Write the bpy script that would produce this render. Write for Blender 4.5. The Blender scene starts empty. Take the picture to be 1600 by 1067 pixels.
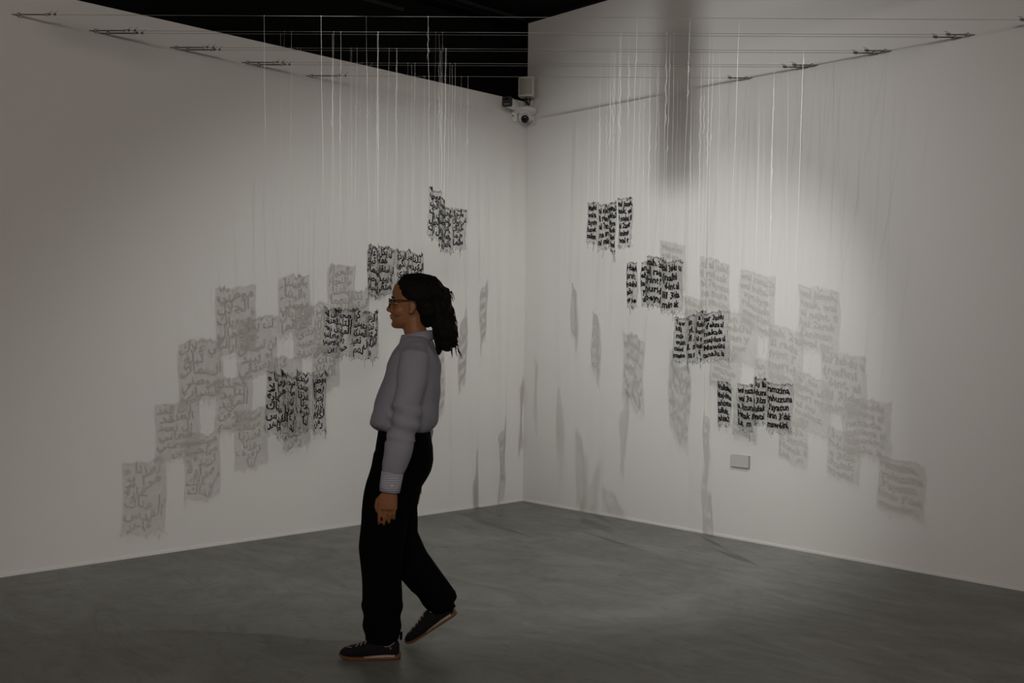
import bpy, bmesh, math, random
from mathutils import Vector, Matrix
R = math.radians
random.seed(7)
SC = bpy.context.scene
COL = SC.collection

# ------------------------------------------------------------------ camera, world, lights, exposure
# Survey frame: u = metres to the right of the camera, v = metres ahead, z = height.
# World frame: origin at the floor corner, +X along the right wall, -Y along the left wall.
CU, CV = 0.10385, 8.68636
TH = R(43.8604)
RH = (math.sin(TH), -math.cos(TH)); LH = (math.cos(TH), math.sin(TH))
HEAD = math.atan2(LH[0], RH[0])          # turn of the survey frame in the world
def W(u, v, z=0.0):
    u -= CU; v -= CV
    return Vector((u*RH[0]+v*RH[1], u*LH[0]+v*LH[1], z))
def Wd(u, v, z=0.0):
    return Vector((u*RH[0]+v*RH[1], u*LH[0]+v*LH[1], z))

cam_d = bpy.data.cameras.new('camera'); cam = bpy.data.objects.new('camera', cam_d); COL.objects.link(cam)
cam_d.sensor_width = 36.0; cam_d.lens = 36.0*1625/1600; cam_d.clip_start = 0.05; cam_d.clip_end = 60
p, r = R(-0.58), R(0.69)
a = Wd(math.cos(r), -math.sin(r)*math.sin(p), math.sin(r)*math.cos(p))
b = Wd(-math.sin(r), -math.cos(r)*math.sin(p), math.cos(r)*math.cos(p))
c = Wd(0, math.cos(p), math.sin(p))
cam.matrix_world = Matrix(((a.x, b.x, -c.x, 0), (a.y, b.y, -c.y, 0), (a.z, b.z, -c.z, 0), (0, 0, 0, 1)))
cam.location = W(0, 0, 1.42)
SC.camera = cam

SC.view_settings.view_transform = 'Standard'; SC.view_settings.look = 'None'
SC.view_settings.gamma = 1.0; SC.view_settings.use_curve_mapping = False
SC.view_settings.exposure = 0.0
SC.cycles.use_adaptive_sampling = False; SC.cycles.max_bounces = 6; SC.cycles.diffuse_bounces = 4; SC.cycles.glossy_bounces = 2
SC.cycles.caustics_reflective = False; SC.cycles.caustics_refractive = False
wd = bpy.data.worlds.new('world'); SC.world = wd; wd.use_nodes = True
wd.node_tree.nodes['Background'].inputs[0].default_value = (0.02, 0.021, 0.022, 1)
wd.node_tree.nodes['Background'].inputs[1].default_value = 1.0

# two track spotlights throw the panels' shadows: (position u,v,z), (aim u,v,z), power
SPOTS = [((-1.97, 4.76, 3.155), (1.92, 7.58, 1.845), 186.0, (1.0, 0.995, 0.975), R(67), 1.0),
         ((1.80, 4.80, 3.15), (0.05, 7.00, 0.80), 147.0, (1.0, 0.995, 0.965), R(88), 0.64)]
# invented fill light behind the viewer, added for the room's soft ambient light
FILL_POS, FILL_AIM, FILL_POWER, FILL_COL, FILL_SIZE = (0.2, -3.2, 3.50), (0.2, 6.0, 0.9), 120.0, (1.0, 0.865, 0.765), (3.2, 0.7)
SPOT_RADIUS = 0.009
WIRE_Z = 3.165

# ------------------------------------------------------------------ materials
def mat(name, col, rough=0.6, metal=0.0, spec=0.5, noise=None, bump=None, sheen=0):
    m = bpy.data.materials.new(name); m.use_nodes = True
    nt = m.node_tree; bs = nt.nodes['Principled BSDF']
    bs.inputs['Base Color'].default_value = (*col, 1); bs.inputs['Roughness'].default_value = rough
    bs.inputs['Metallic'].default_value = metal; bs.inputs['Specular IOR Level'].default_value = spec
    tc = nt.nodes.new('ShaderNodeTexCoord')
    if noise:
        sc, amt = noise
        n = nt.nodes.new('ShaderNodeTexNoise'); n.inputs['Scale'].default_value = sc; n.inputs['Detail'].default_value = 4
        nt.links.new(tc.outputs['Object'], n.inputs['Vector'])
        mx = nt.nodes.new('ShaderNodeMix'); mx.data_type = 'RGBA'
        mx.inputs[6].default_value = (*[x*(1-amt) for x in col], 1); mx.inputs[7].default_value = (*[min(1, x*(1+amt)) for x in col], 1)
        nt.links.new(n.outputs['Fac'], mx.inputs[0]); nt.links.new(mx.outputs[2], bs.inputs['Base Color'])
    if bump:
        sc, st = bump
        n = nt.nodes.new('ShaderNodeTexNoise'); n.inputs['Scale'].default_value = sc; n.inputs['Detail'].default_value = 5
        nt.links.new(tc.outputs['Object'], n.inputs['Vector'])
        bp = nt.nodes.new('ShaderNodeBump'); bp.inputs['Strength'].default_value = st; bp.inputs['Distance'].default_value = 0.01
        nt.links.new(n.outputs['Fac'], bp.inputs['Height']); nt.links.new(bp.outputs['Normal'], bs.inputs['Normal'])
    if sheen: bs.inputs['Sheen Weight'].default_value = sheen
    return m

def floor_mat():
    m = bpy.data.materials.new('polished_concrete'); m.use_nodes = True
    nt = m.node_tree; L = nt.links; bs = nt.nodes['Principled BSDF']
    tc = nt.nodes.new('ShaderNodeTexCoord')
    def noise(scale, detail, dist, rough=0.6, stretch=None):
        n = nt.nodes.new('ShaderNodeTexNoise'); n.inputs['Scale'].default_value = scale; n.inputs['Detail'].default_value = detail
        n.inputs['Distortion'].default_value = dist; n.inputs['Roughness'].default_value = rough
        if stretch:
            mp = nt.nodes.new('ShaderNodeMapping'); mp.inputs['Rotation'].default_value = (0, 0, stretch[1]); mp.inputs['Scale'].default_value = stretch[0]
            L.new(tc.outputs['Object'], mp.inputs['Vector']); L.new(mp.outputs[0], n.inputs['Vector'])
        else: L.new(tc.outputs['Object'], n.inputs['Vector'])
        return n
    big = noise(0.55, 6, 1.6); mid = noise(1.3, 9, 2.2, 0.62, ((1, 1.9, 1), -HEAD)); fine = noise(14, 8, 0.4, 0.7)
    cr = nt.nodes.new('ShaderNodeValToRGB'); e = cr.color_ramp.elements
    e[0].position = 0.30; e[0].color = (0.155, 0.153, 0.135, 1); e[1].position = 0.68; e[1].color = (0.235, 0.245, 0.222, 1)
    L.new(mid.outputs['Fac'], cr.inputs[0])
    cr2 = nt.nodes.new('ShaderNodeValToRGB'); e = cr2.color_ramp.elements
    e[0].position = 0.35; e[0].color = (0.80, 0.80, 0.79, 1); e[1].position = 0.66; e[1].color = (1.1, 1.1, 1.1, 1)
    L.new(big.outputs['Fac'], cr2.inputs[0])
    mu = nt.nodes.new('ShaderNodeMix'); mu.data_type = 'RGBA'; mu.blend_type = 'MULTIPLY'; mu.inputs[0].default_value = 1
    L.new(cr.outputs[0], mu.inputs[6]); L.new(cr2.outputs[0], mu.inputs[7])
    # thin dark scuffs
    sc = noise(0.8, 5, 2.8, 0.55, ((0.8, 2.6, 1), -HEAD+0.2)); cr3 = nt.nodes.new('ShaderNodeValToRGB'); e = cr3.color_ramp.elements
    e[0].position = 0.485; e[0].color = (1, 1, 1, 1); e[1].position = 0.515; e[1].color = (1, 1, 1, 1)
    k = e.new(0.5); k.color = (0.74, 0.72, 0.70, 1)
    L.new(sc.outputs['Fac'], cr3.inputs[0])
    mu2 = nt.nodes.new('ShaderNodeMix'); mu2.data_type = 'RGBA'; mu2.blend_type = 'MULTIPLY'; mu2.inputs[0].default_value = 0.8
    L.new(mu.outputs[2], mu2.inputs[6]); L.new(cr3.outputs[0], mu2.inputs[7]); L.new(mu2.outputs[2], bs.inputs['Base Color'])
    mr = nt.nodes.new('ShaderNodeMapRange'); mr.inputs[3].default_value = 0.34; mr.inputs[4].default_value = 0.52
    L.new(fine.outputs['Fac'], mr.inputs[0]); L.new(mr.outputs[0], bs.inputs['Roughness'])
    bp = nt.nodes.new('ShaderNodeBump'); bp.inputs['Strength'].default_value = 0.06; bp.inputs['Distance'].default_value = 0.004
    L.new(mid.outputs['Fac'], bp.inputs['Height']); L.new(bp.outputs['Normal'], bs.inputs['Normal'])
    bs.inputs['Specular IOR Level'].default_value = 0.35
    return m

def sheer_mat():
    m = bpy.data.materials.new('sheer_net'); m.use_nodes = True
    nt = m.node_tree; nt.nodes.clear(); L = nt.links
    out = nt.nodes.new('ShaderNodeOutputMaterial'); mx = nt.nodes.new('ShaderNodeMixShader'); tr = nt.nodes.new('ShaderNodeBsdfTransparent')
    df = nt.nodes.new('ShaderNodeBsdfDiffuse'); tl = nt.nodes.new('ShaderNodeBsdfTranslucent'); m2 = nt.nodes.new('ShaderNodeMixShader')
    df.inputs[0].default_value = (0.50, 0.495, 0.475, 1); tl.inputs[0].default_value = (0.50, 0.495, 0.475, 1)
    m2.inputs[0].default_value = 0.45
    tc = nt.nodes.new('ShaderNodeTexCoord'); n = nt.nodes.new('ShaderNodeTexNoise'); n.inputs['Scale'].default_value = 30; n.inputs['Detail'].default_value = 5
    L.new(tc.outputs['Object'], n.inputs['Vector'])
    mr = nt.nodes.new('ShaderNodeMapRange'); mr.inputs[1].default_value = 0.3; mr.inputs[2].default_value = 0.7; mr.inputs[3].default_value = 0.38; mr.inputs[4].default_value = 0.52
    L.new(n.outputs['Fac'], mr.inputs[0]); L.new(mr.outputs[0], mx.inputs[0])
    L.new(df.outputs[0], m2.inputs[1]); L.new(tl.outputs[0], m2.inputs[2]); L.new(tr.outputs[0], mx.inputs[1]); L.new(m2.outputs[0], mx.inputs[2]); L.new(mx.outputs[0], out.inputs[0])
    return m

def shirt_mat(name, axis):
    m = mat(name, (0.42, 0.42, 0.50), 0.85, spec=0.2)
    lo_, hi_ = ((0.290, 0.296, 0.365, 1), (0.314, 0.320, 0.380, 1)) if axis != 'Z' else ((0.30, 0.31, 0.40, 1), (0.46, 0.46, 0.51, 1))
    nt = m.node_tree; L = nt.links; bs = nt.nodes['Principled BSDF']
    tc = nt.nodes.new('ShaderNodeTexCoord'); w = nt.nodes.new('ShaderNodeTexWave'); w.bands_direction = axis; w.inputs['Scale'].default_value = 34 if axis != 'Z' else 30
    w.inputs['Distortion'].default_value = 0.3
    cr = nt.nodes.new('ShaderNodeValToRGB'); e = cr.color_ramp.elements
    e[0].position = 0.35; e[0].color = lo_; e[1].position = 0.6; e[1].color = hi_
    L.new(tc.outputs['Object'], w.inputs['Vector']); L.new(w.outputs['Fac'], cr.inputs[0]); L.new(cr.outputs[0], bs.inputs['Base Color'])
    return m

def emis(name, col, st):
    m = bpy.data.materials.new(name); m.use_nodes = True; bs = m.node_tree.nodes['Principled BSDF']
    bs.inputs['Base Color'].default_value = (*col, 1); bs.inputs['Emission Color'].default_value = (*col, 1); bs.inputs['Emission Strength'].default_value = st
    m.cycles.emission_sampling = 'NONE'          # the beam itself comes from the spot inside the housing
    return m

M = dict(
    wall=mat('white_wall_paint', (0.80, 0.793, 0.778), 0.75, spec=0.2, noise=(0.7, 0.025), bump=(45, 0.04)),
    black=mat('black_ceiling_paint', (0.006, 0.006, 0.006), 0.9, spec=0.1, noise=(2, 0.2)),
    rail=mat('dark_metal_rail', (0.035, 0.035, 0.035), 0.45, 0.4, noise=(20, 0.2)),
    floor=floor_mat(), trim=mat('white_trim', (0.83, 0.82, 0.79), 0.5, noise=(8, 0.05)),
    sheer=sheer_mat(), ink=mat('black_embroidery_thread', (0.010, 0.010, 0.011), 0.8, spec=0.2, noise=(200, 0.3)),
    stitch=mat('dark_stitch_thread', (0.045, 0.044, 0.042), 0.8, spec=0.2, noise=(200, 0.3)),
    thread=mat('white_cotton_thread', (0.86, 0.86, 0.83), 0.7, noise=(100, 0.05)),
    wire=mat('steel_wire', (0.42, 0.41, 0.39), 0.4, 0.6, noise=(100, 0.1)),
    hard=mat('dark_hardware', (0.20, 0.19, 0.17), 0.5, 0.3, noise=(60, 0.2)),
    cream=mat('cream_plastic', (0.66, 0.65, 0.56), 0.5, noise=(12, 0.03)), grille=mat('speaker_grille', (0.40, 0.40, 0.37), 0.6, noise=(300, 0.25)),
    white=mat('white_plastic', (0.74, 0.74, 0.76), 0.4, noise=(12, 0.03)), glass=mat('black_glass', (0.008, 0.008, 0.009), 0.08, noise=(5, 0.1)),
    darkp=mat('dark_plastic', (0.02, 0.02, 0.02), 0.5, noise=(30, 0.2)), led=mat('infrared_window', (0.16, 0.15, 0.14), 0.3, noise=(30, 0.2)),
    plaque=mat('grey_plaque', (0.60, 0.59, 0.57), 0.6, noise=(10, 0.02)), plaque_edge=mat('plaque_edge', (0.33, 0.31, 0.30), 0.6, noise=(30, 0.1)),
    skin=mat('skin', (0.275, 0.118, 0.048), 0.55, noise=(14, 0.08), bump=(120, 0.05)), lip=mat('lips', (0.30, 0.11, 0.08), 0.45, noise=(40, 0.1)),
    eye=mat('eye_white', (0.26, 0.22, 0.19), 0.2, noise=(30, 0.03)), iris=mat('iris', (0.03, 0.018, 0.01), 0.1, noise=(80, 0.2)),
    hair=mat('black_hair', (0.005, 0.0035, 0.0032), 0.7, spec=0.15, noise=(60, 0.4), bump=(70, 0.9)),
    shirt=shirt_mat('striped_shirt_cotton', 'X'), cuff=shirt_mat('striped_cuff_cotton', 'Z'), button=mat('shell_button', (0.6, 0.6, 0.6), 0.3, noise=(80, 0.1)),
    trouser=mat('black_trouser_cloth', (0.003, 0.003, 0.0032), 0.95, spec=0.05, noise=(60, 0.25), bump=(30, 0.25)),
    shoe=mat('black_suede', (0.010, 0.010, 0.012), 0.85, spec=0.15, noise=(90, 0.3), bump=(150, 0.2)),
    gum=mat('gum_rubber', (0.16, 0.065, 0.025), 0.6, noise=(40, 0.15)), mid=mat('pale_midsole', (0.42, 0.36, 0.30), 0.6, noise=(40, 0.1)),
    lace=mat('tan_lace', (0.30, 0.24, 0.16), 0.8, noise=(80, 0.15)), gold=mat('gold_ring', (0.75, 0.60, 0.35), 0.25, 1.0, noise=(50, 0.05)),
    lamp=emis('lamp_lens', (1.0, 0.95, 0.88), 3.0), lensoff=mat('unlit_lens', (0.05, 0.05, 0.05), 0.15, noise=(20, 0.1)))

# ------------------------------------------------------------------ mesh helpers
class MB:
    def __init__(s): s.v = []; s.f = []
    def add(s, v, f):
        o = len(s.v); s.v += [tuple(x) for x in v]; s.f += [tuple(i+o for i in q) for q in f]; return s
    def box(s, c, d, rz=0.0, bev=0.0):
        cx, cy, cz = c; dx, dy, dz = d[0]/2, d[1]/2, d[2]/2; ca, sa = math.cos(rz), math.sin(rz)
        if bev <= 0:
            P = [(x, y, z) for z in (-dz, dz) for x, y in ((-dx, -dy), (dx, -dy), (dx, dy), (-dx, dy))]
            F = [(3, 2, 1, 0), (4, 5, 6, 7), (0, 1, 5, 4), (1, 2, 6, 5), (2, 3, 7, 6), (3, 0, 4, 7)]
        else:
            bm = bmesh.new(); bmesh.ops.create_cube(bm, size=1)
            for q in bm.verts: q.co = (q.co.x*2*dx, q.co.y*2*dy, q.co.z*2*dz)
            bmesh.ops.bevel(bm, geom=bm.edges[:], offset=bev, segments=3, affect='EDGES', profile=0.5)
            bm.verts.index_update(); P = [tuple(q.co) for q in bm.verts]; F = [[q.index for q in f.verts] for f in bm.faces]; bm.free()
        return s.add([(cx+x*ca-y*sa, cy+x*sa+y*ca, cz+z) for x, y, z in P], F)
    def tube(s, pts, rad, n=6, caps=True):
        pts = [Vector(q) for q in pts]; k = len(pts)
        rads = rad if isinstance(rad, (list, tuple)) else [rad]*k
        V = []; F = []; ref = None
        for i, q in enumerate(pts):
            t = (pts[min(i+1, k-1)]-pts[max(i-1, 0)])
            if t.length < 1e-9: t = Vector((0, 0, 1))
            t.normalize()
            if ref is None: ref = Vector((1, 0, 0)) if abs(t.x) < 0.8 else Vector((0, 1, 0))
            a_ = ref - t*ref.dot(t)
            if a_.length < 1e-6: a_ = t.orthogonal()
            a_.normalize(); b_ = t.cross(a_); ref = a_
            for j in range(n):
                an = 2*math.pi*j/n; V.append(q+(a_*math.cos(an)+b_*math.sin(an))*rads[i])
        for i in range(k-1):
            for j in range(n): F.append((i*n+j, i*n+(j+1) % n, (i+1)*n+(j+1) % n, (i+1)*n+j))
        if caps: F.append(tuple(range(n))[::-1]); F.append(tuple((k-1)*n+j for j in range(n)))
        return s.add(V, F)
    def loft(s, rings):
        n = len(rings[0]); V = [q for rg in rings for q in rg]; F = []
        for i in range(len(rings)-1):
            for j in range(n): F.append((i*n+j, i*n+(j+1) % n, (i+1)*n+(j+1) % n, (i+1)*n+j))
        F.append(tuple(range(n))[::-1]); F.append(tuple((len(rings)-1)*n+j for j in range(n)))
        return s.add(V, F)
    def ell(s, c, rad, n=14, m=10):
        rings = []
        for i in range(m+1):
            ph = math.pi*(0.02+0.96*i/m)
            rings.append([(c[0]+rad[0]*math.sin(ph)*math.cos(2*math.pi*j/n), c[1]+rad[1]*math.sin(ph)*math.sin(2*math.pi*j/n), c[2]-rad[2]*math.cos(ph)) for j in range(n)])
        return s.loft(rings)
    def cyl(s, p0, p1, r0, r1=None, n=20):
        return s.tube([p0, p1], [r0, r0 if r1 is None else r1], n)
    def torus(s, c, R0, r0, ax='z', n=24, m=8):
        V = []; F = []
        for i in range(n):
            A = 2*math.pi*i/n
            for j in range(m):
                B = 2*math.pi*j/m; rr = R0+r0*math.cos(B); q = (rr*math.cos(A), rr*math.sin(A), r0*math.sin(B))
                q = q if ax == 'z' else ((q[0], q[2], q[1]) if ax == 'y' else (q[2], q[0], q[1]))
                V.append((c[0]+q[0], c[1]+q[1], c[2]+q[2]))
        for i in range(n):
            for j in range(m): F.append((i*m+j, ((i+1) % n)*m+j, ((i+1) % n)*m+(j+1) % m, i*m+(j+1) % m))
        return s.add(V, F)
    def build(s, name, m, parent=None, smooth=False, fix=True):
        me = bpy.data.meshes.new(name); me.from_pydata(s.v, [], s.f)
        if fix:
            bm = bmesh.new(); bm.from_mesh(me); bmesh.ops.recalc_face_normals(bm, faces=bm.faces[:]); bm.to_mesh(me); bm.free()
        me.materials.append(M[m]); o = bpy.data.objects.new(name, me); COL.objects.link(o)
        if smooth:
            for q in me.polygons: q.use_smooth = True
        if parent: o.parent = parent
        return o

def remeshed(mb, name, m, parent, voxel, it=4, fac=0.5, wob=None):
    me = bpy.data.meshes.new(name); me.from_pydata(mb.v, [], mb.f)
    bm = bmesh.new(); bm.from_mesh(me); bmesh.ops.recalc_face_normals(bm, faces=bm.faces[:]); bm.to_mesh(me); bm.free()
    t = bpy.data.objects.new('tmp', me); COL.objects.link(t)
    md = t.modifiers.new('r', 'REMESH'); md.mode = 'VOXEL'; md.voxel_size = voxel
    if it:
        sm = t.modifiers.new('s', 'SMOOTH'); sm.factor = fac; sm.iterations = it
    dg = bpy.context.evaluated_depsgraph_get(); dg.update()
    m2 = bpy.data.meshes.new_from_object(t.evaluated_get(dg)); m2.name = name
    bpy.data.objects.remove(t); bpy.data.meshes.remove(me)
    if wob:
        import numpy as np
        nv = len(m2.vertices); co = np.empty(nv*3, np.float32); no = np.empty(nv*3, np.float32)
        m2.vertices.foreach_get('co', co); m2.vertex_normals.foreach_get('vector', no)
        co = co.reshape(-1, 3); no = no.reshape(-1, 3); d_ = wob(np, co[:, 0], co[:, 1], co[:, 2])
        m2.vertices.foreach_set('co', (co+no*d_[:, None]).astype(np.float32).ravel()); m2.update()
    for q in m2.polygons: q.use_smooth = True
    m2.materials.clear(); m2.materials.append(M[m])
    o = bpy.data.objects.new(name, m2); COL.objects.link(o); o.parent = parent
    return o

def tag(o, label=None, cat=None, group=None, kind=None):
    if label: o['label'] = label
    if cat: o['category'] = cat
    if group: o['group'] = group
    if kind: o['kind'] = kind
    return o
def empty(name, loc, rz=HEAD):
    o = bpy.data.objects.new(name, None); COL.objects.link(o); o.location = loc; o.rotation_euler = (0, 0, rz); o.empty_display_size = 0.1
    return o

# ------------------------------------------------------------------ the room
WL, WRZ = 3.327, 4.018       # top of the left partition, ceiling height
EXT = 10.5
def struct(name, mb, m, label, cat='wall'):
    o = mb.build(name, m); return tag(o, label, cat, kind='structure')
struct('floor', MB().box((EXT/2-0.5, -EXT/2+0.5, -0.05), (EXT+1.4, EXT+1.4, 0.1)), 'floor', 'polished grey-green concrete floor with swirled trowel marks', 'floor')
struct('ceiling', MB().box((EXT/2-0.5, -EXT/2+0.5, WRZ+0.05), (EXT+1.4, EXT+1.4, 0.1)), 'black', 'black painted ceiling high above the partition', 'ceiling')
struct('wall_left', MB().box((-0.06, -EXT/2, WL/2), (0.12, EXT, WL)), 'wall', 'low white partition wall on the left carrying Arabic shadows')
struct('wall_right', MB().box((EXT/2, 0.06, WRZ/2), (EXT, 0.12, WRZ)), 'wall', 'tall white wall on the right reaching the ceiling')
struct('wall_upper', MB().box((-0.35, -EXT/2+0.3, WRZ/2), (0.1, EXT+0.6, WRZ)), 'black', 'black wall rising behind the top of the left partition')
struct('wall_back', MB().box((EXT/2, -EXT-0.06, WRZ/2), (EXT+0.2, 0.12, WRZ)), 'wall', 'white wall behind the viewer, out of the picture')
struct('wall_side', MB().box((EXT+0.06, -EXT/2, WRZ/2), (0.12, EXT, WRZ)), 'wall', 'white side wall behind the viewer, out of the picture')
struct('baseboard_left', MB().box((0.003, -EXT/2, 0.007), (0.006, EXT, 0.014)), 'trim', 'thin pale strip along the foot of the left wall', 'baseboard')
struct('baseboard_right', MB().box((EXT/2, -0.003, 0.007), (EXT, 0.006, 0.014)), 'trim', 'thin pale strip along the foot of the right wall', 'baseboard')
# ceiling edge rails that catch a little light against the black
struct('trim_1', MB().box((-0.02, -EXT/2, WRZ-0.012), (0.03, EXT, 0.024)), 'rail', 'dark metal rail along the ceiling above the left partition', 'trim')
struct('trim_2', MB().box((-0.12, -EXT/2, WRZ-0.010), (0.02, EXT, 0.02)), 'rail', 'second thin dark rail along the black ceiling', 'trim')
struct('trim_3', MB().box((EXT/2, -0.02, WRZ-0.018), (EXT, 0.04, 0.036)), 'black', 'black edging where the right wall meets the ceiling', 'trim')
struct('trim_4', MB().box((-0.28, -2.4, WRZ-0.11), (0.03, 2.6, 0.03)), 'rail', 'faint short rail high on the black wall', 'trim')

# ------------------------------------------------------------------ track lighting (out of the frame, throws the shadows)
def track_light(u, v, z, aim, label, lit=None, tilt_len=0.15, rad=0.042, top=3.47, m_lens='lensoff'):
    root = empty('track_spotlight', W(u, v, z)); tag(root, label, 'spotlight', 'spotlights on the lighting track')
    d = Vector((aim[0]-u, aim[1]-v, aim[2]-z)).normalized()
    bk = -d
    MB().cyl(bk*0.03, bk*(0.03+tilt_len), rad, rad*0.92, 24).build('housing', 'darkp', root, True)
    MB().cyl(bk*0.034, bk*0.028, rad*0.86, None, 24).build('lens', m_lens, root)
    hz = bk*(0.03+tilt_len*0.55)
    MB().cyl((hz.x, hz.y, hz.z+rad*0.7), (hz.x, hz.y, top-z), 0.009, None, 10).build('stem', 'darkp', root)
    MB().box((hz.x, hz.y, top-z+0.012), (0.12, 0.034, 0.03)).build('track_adapter', 'darkp', root)
    if lit:
        ld = bpy.data.lights.new('spot_beam', 'SPOT'); ld.energy = lit[0]; ld.color = lit[1]; ld.spot_size = lit[2]; ld.spot_blend = lit[3]
        ld.shadow_soft_size = SPOT_RADIUS
        lo = bpy.data.objects.new('spot_beam', ld); COL.objects.link(lo); lo.parent = root
        lo.rotation_euler = d.to_track_quat('-Z', 'Y').to_euler()
    return root
tr = empty('lighting_track', W(0, 4.68, 3.5)); tag(tr, 'black suspended lighting track carrying the gallery spotlights', 'track')
MB().box((0, 0.0, 0.0), (6.4, 0.036, 0.034)).build('rail', 'darkp', tr)
for q in (-2.9, 0, 2.9): MB().cyl((q, 0, 0.017), (q, 0, WRZ-3.5), 0.006, None, 8).build('suspension_rod', 'darkp', tr)
for i, (pos, aim, en, colr, ang, bl) in enumerate(SPOTS):
    track_light(*pos, aim, ('lit black spotlight on the left end of the track', 'lit black spotlight on the right end of the track')[i], (en, colr, ang, bl), m_lens='lamp', top=3.483)
lu = empty('added_fill_light', W(*FILL_POS)); tag(lu, 'added fill light shaped as a long tilted luminaire behind the viewer, out of the picture', 'luminaire')
hd = Vector([FILL_AIM[k]-FILL_POS[k] for k in range(3)]).normalized(); hq = hd.to_track_quat('-Z', 'Y')
def hbox(c, d): 
    mb = MB().box(c, d); mb.v = [tuple(hq @ Vector(q)) for q in mb.v]; return mb
hbox((0, 0, 0.06), (FILL_SIZE[0]+0.08, FILL_SIZE[1]+0.08, 0.08)).build('housing', 'darkp', lu)
hbox((0, 0, 0.012), (FILL_SIZE[0], FILL_SIZE[1], 0.012)).build('diffuser', 'lamp', lu)
for q in (-1.3, 1.3): MB().cyl((q, -0.06, 0.1), (q, -0.06, WRZ-FILL_POS[2]), 0.006, None, 8).build('suspension_rod', 'darkp', lu)
ld = bpy.data.lights.new('fill_glow', 'AREA'); ld.shape = 'RECTANGLE'; ld.size, ld.size_y = FILL_SIZE; ld.energy = FILL_POWER; ld.color = FILL_COL
lo = bpy.data.objects.new('fill_glow', ld); COL.objects.link(lo); lo.parent = lu; lo.rotation_euler = hq.to_euler()
# unseen blocker added by the left lamp to shade a patch of the right wall
track_light(-1.770, 4.938, 3.085, (-1.770, 4.938, 2.0), 'added light blocker shaped as a slim unlit spotlight beside the left track lamp', tilt_len=0.15, rad=0.013, top=3.483)

# ------------------------------------------------------------------ tension wires across the corner
AL = [4.072, 3.638, 3.565, 3.135, 3.061, 2.638, 2.556, 2.145]
AR = [4.09, 3.680, 3.604, 3.178, 3.103, 2.679, 2.607, 2.182]
ORD = ['frontmost', 'front wire of the second pair', 'rear wire of the second pair', 'front wire of the middle pair', 'rear wire of the middle pair',
       'front wire of the fourth pair', 'rear wire of the fourth pair', 'rearmost']
def wire(i):
    A = Vector((0, -AL[i], WIRE_Z)); B = Vector((AR[i], 0, WIRE_Z)); d = (B-A).normalized(); L = (B-A).length
    rz = math.atan2(d.y, d.x)
    root = empty('tension_wire', A, rz)
    lab = ORD[i] if 'pair' in ORD[i] else ORD[i]+' single wire'
    tag(root, 'thin steel tension wire across the corner, '+lab, 'wire', 'tension wires across the corner')
    lt, rt = 0.20+0.03*(i % 2), 0.11
    MB().tube([(lt*0.9, 0, 0), (L-rt*0.9, 0, 0)], 0.0011, 6).build('cable', 'wire', root)
    def hardware(x0, s, ln, m):
        # screw eye in the wall, turnbuckle with two side bars, thimble loop with clamps
        MB().cyl((x0-0.02*s, 0, 0), (x0+0.03*s, 0, 0), 0.0028, None, 8).torus((x0+0.038*s, 0, 0), 0.009, 0.0026, 'y', 14, 6).build('wall_hook', m, root, True)
        t = MB(); a0 = x0+0.05*s; a1 = x0+(0.05+ln*0.52)*s
        for o in (-0.007, 0.007): t.tube([(a0, o*0.3, 0), (a0+0.012*s, o, o*0.5), (a1-0.012*s, o, o*0.5), (a1, o*0.3, 0)], 0.0026, 6)
        t.cyl((a0-0.008*s, 0, 0), (a0+0.02*s, 0, 0), 0.0042, None, 8).cyl((a1-0.02*s, 0, 0), (a1+0.01*s, 0, 0), 0.0042, None, 8)
        t.build('turnbuckle', m, root)
        a2 = x0+ln*s
        MB().torus((a1+0.014*s, 0, 0), 0.007, 0.002, 'y', 12, 5).tube([(a1+0.02*s, 0, 0.006), ((a1+a2)/2, 0, 0.002), (a2, 0, 0)], 0.0014, 5).build('thimble_loop', m, root)
        for q in (0.45, 0.9):
            xx = a1+(a2-a1)*q; MB().box((xx, 0, 0.002), (0.012, 0.008, 0.012)).tube([(xx, 0, 0.006), (xx+0.004*s, 0.003, 0.016), (xx+0.016*s, 0.005, 0.022)], 0.0012, 5).build('cable_clamp', m, root)
    hardware(0.0, 1, lt+0.05, 'hard'); hardware(L, -1, rt+0.05, 'hard')
    return A, B
WIRES = [wire(i) for i in range(8)]
def wire_at(i, u, v):
    """world point on wire i that lies closest (plan view) to survey point u,v"""
    A, B = WIRES[i]; q = W(u, v, WIRE_Z); d = B-A; t = (q-A).dot(d)/d.length_squared
    return A+d*t

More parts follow.
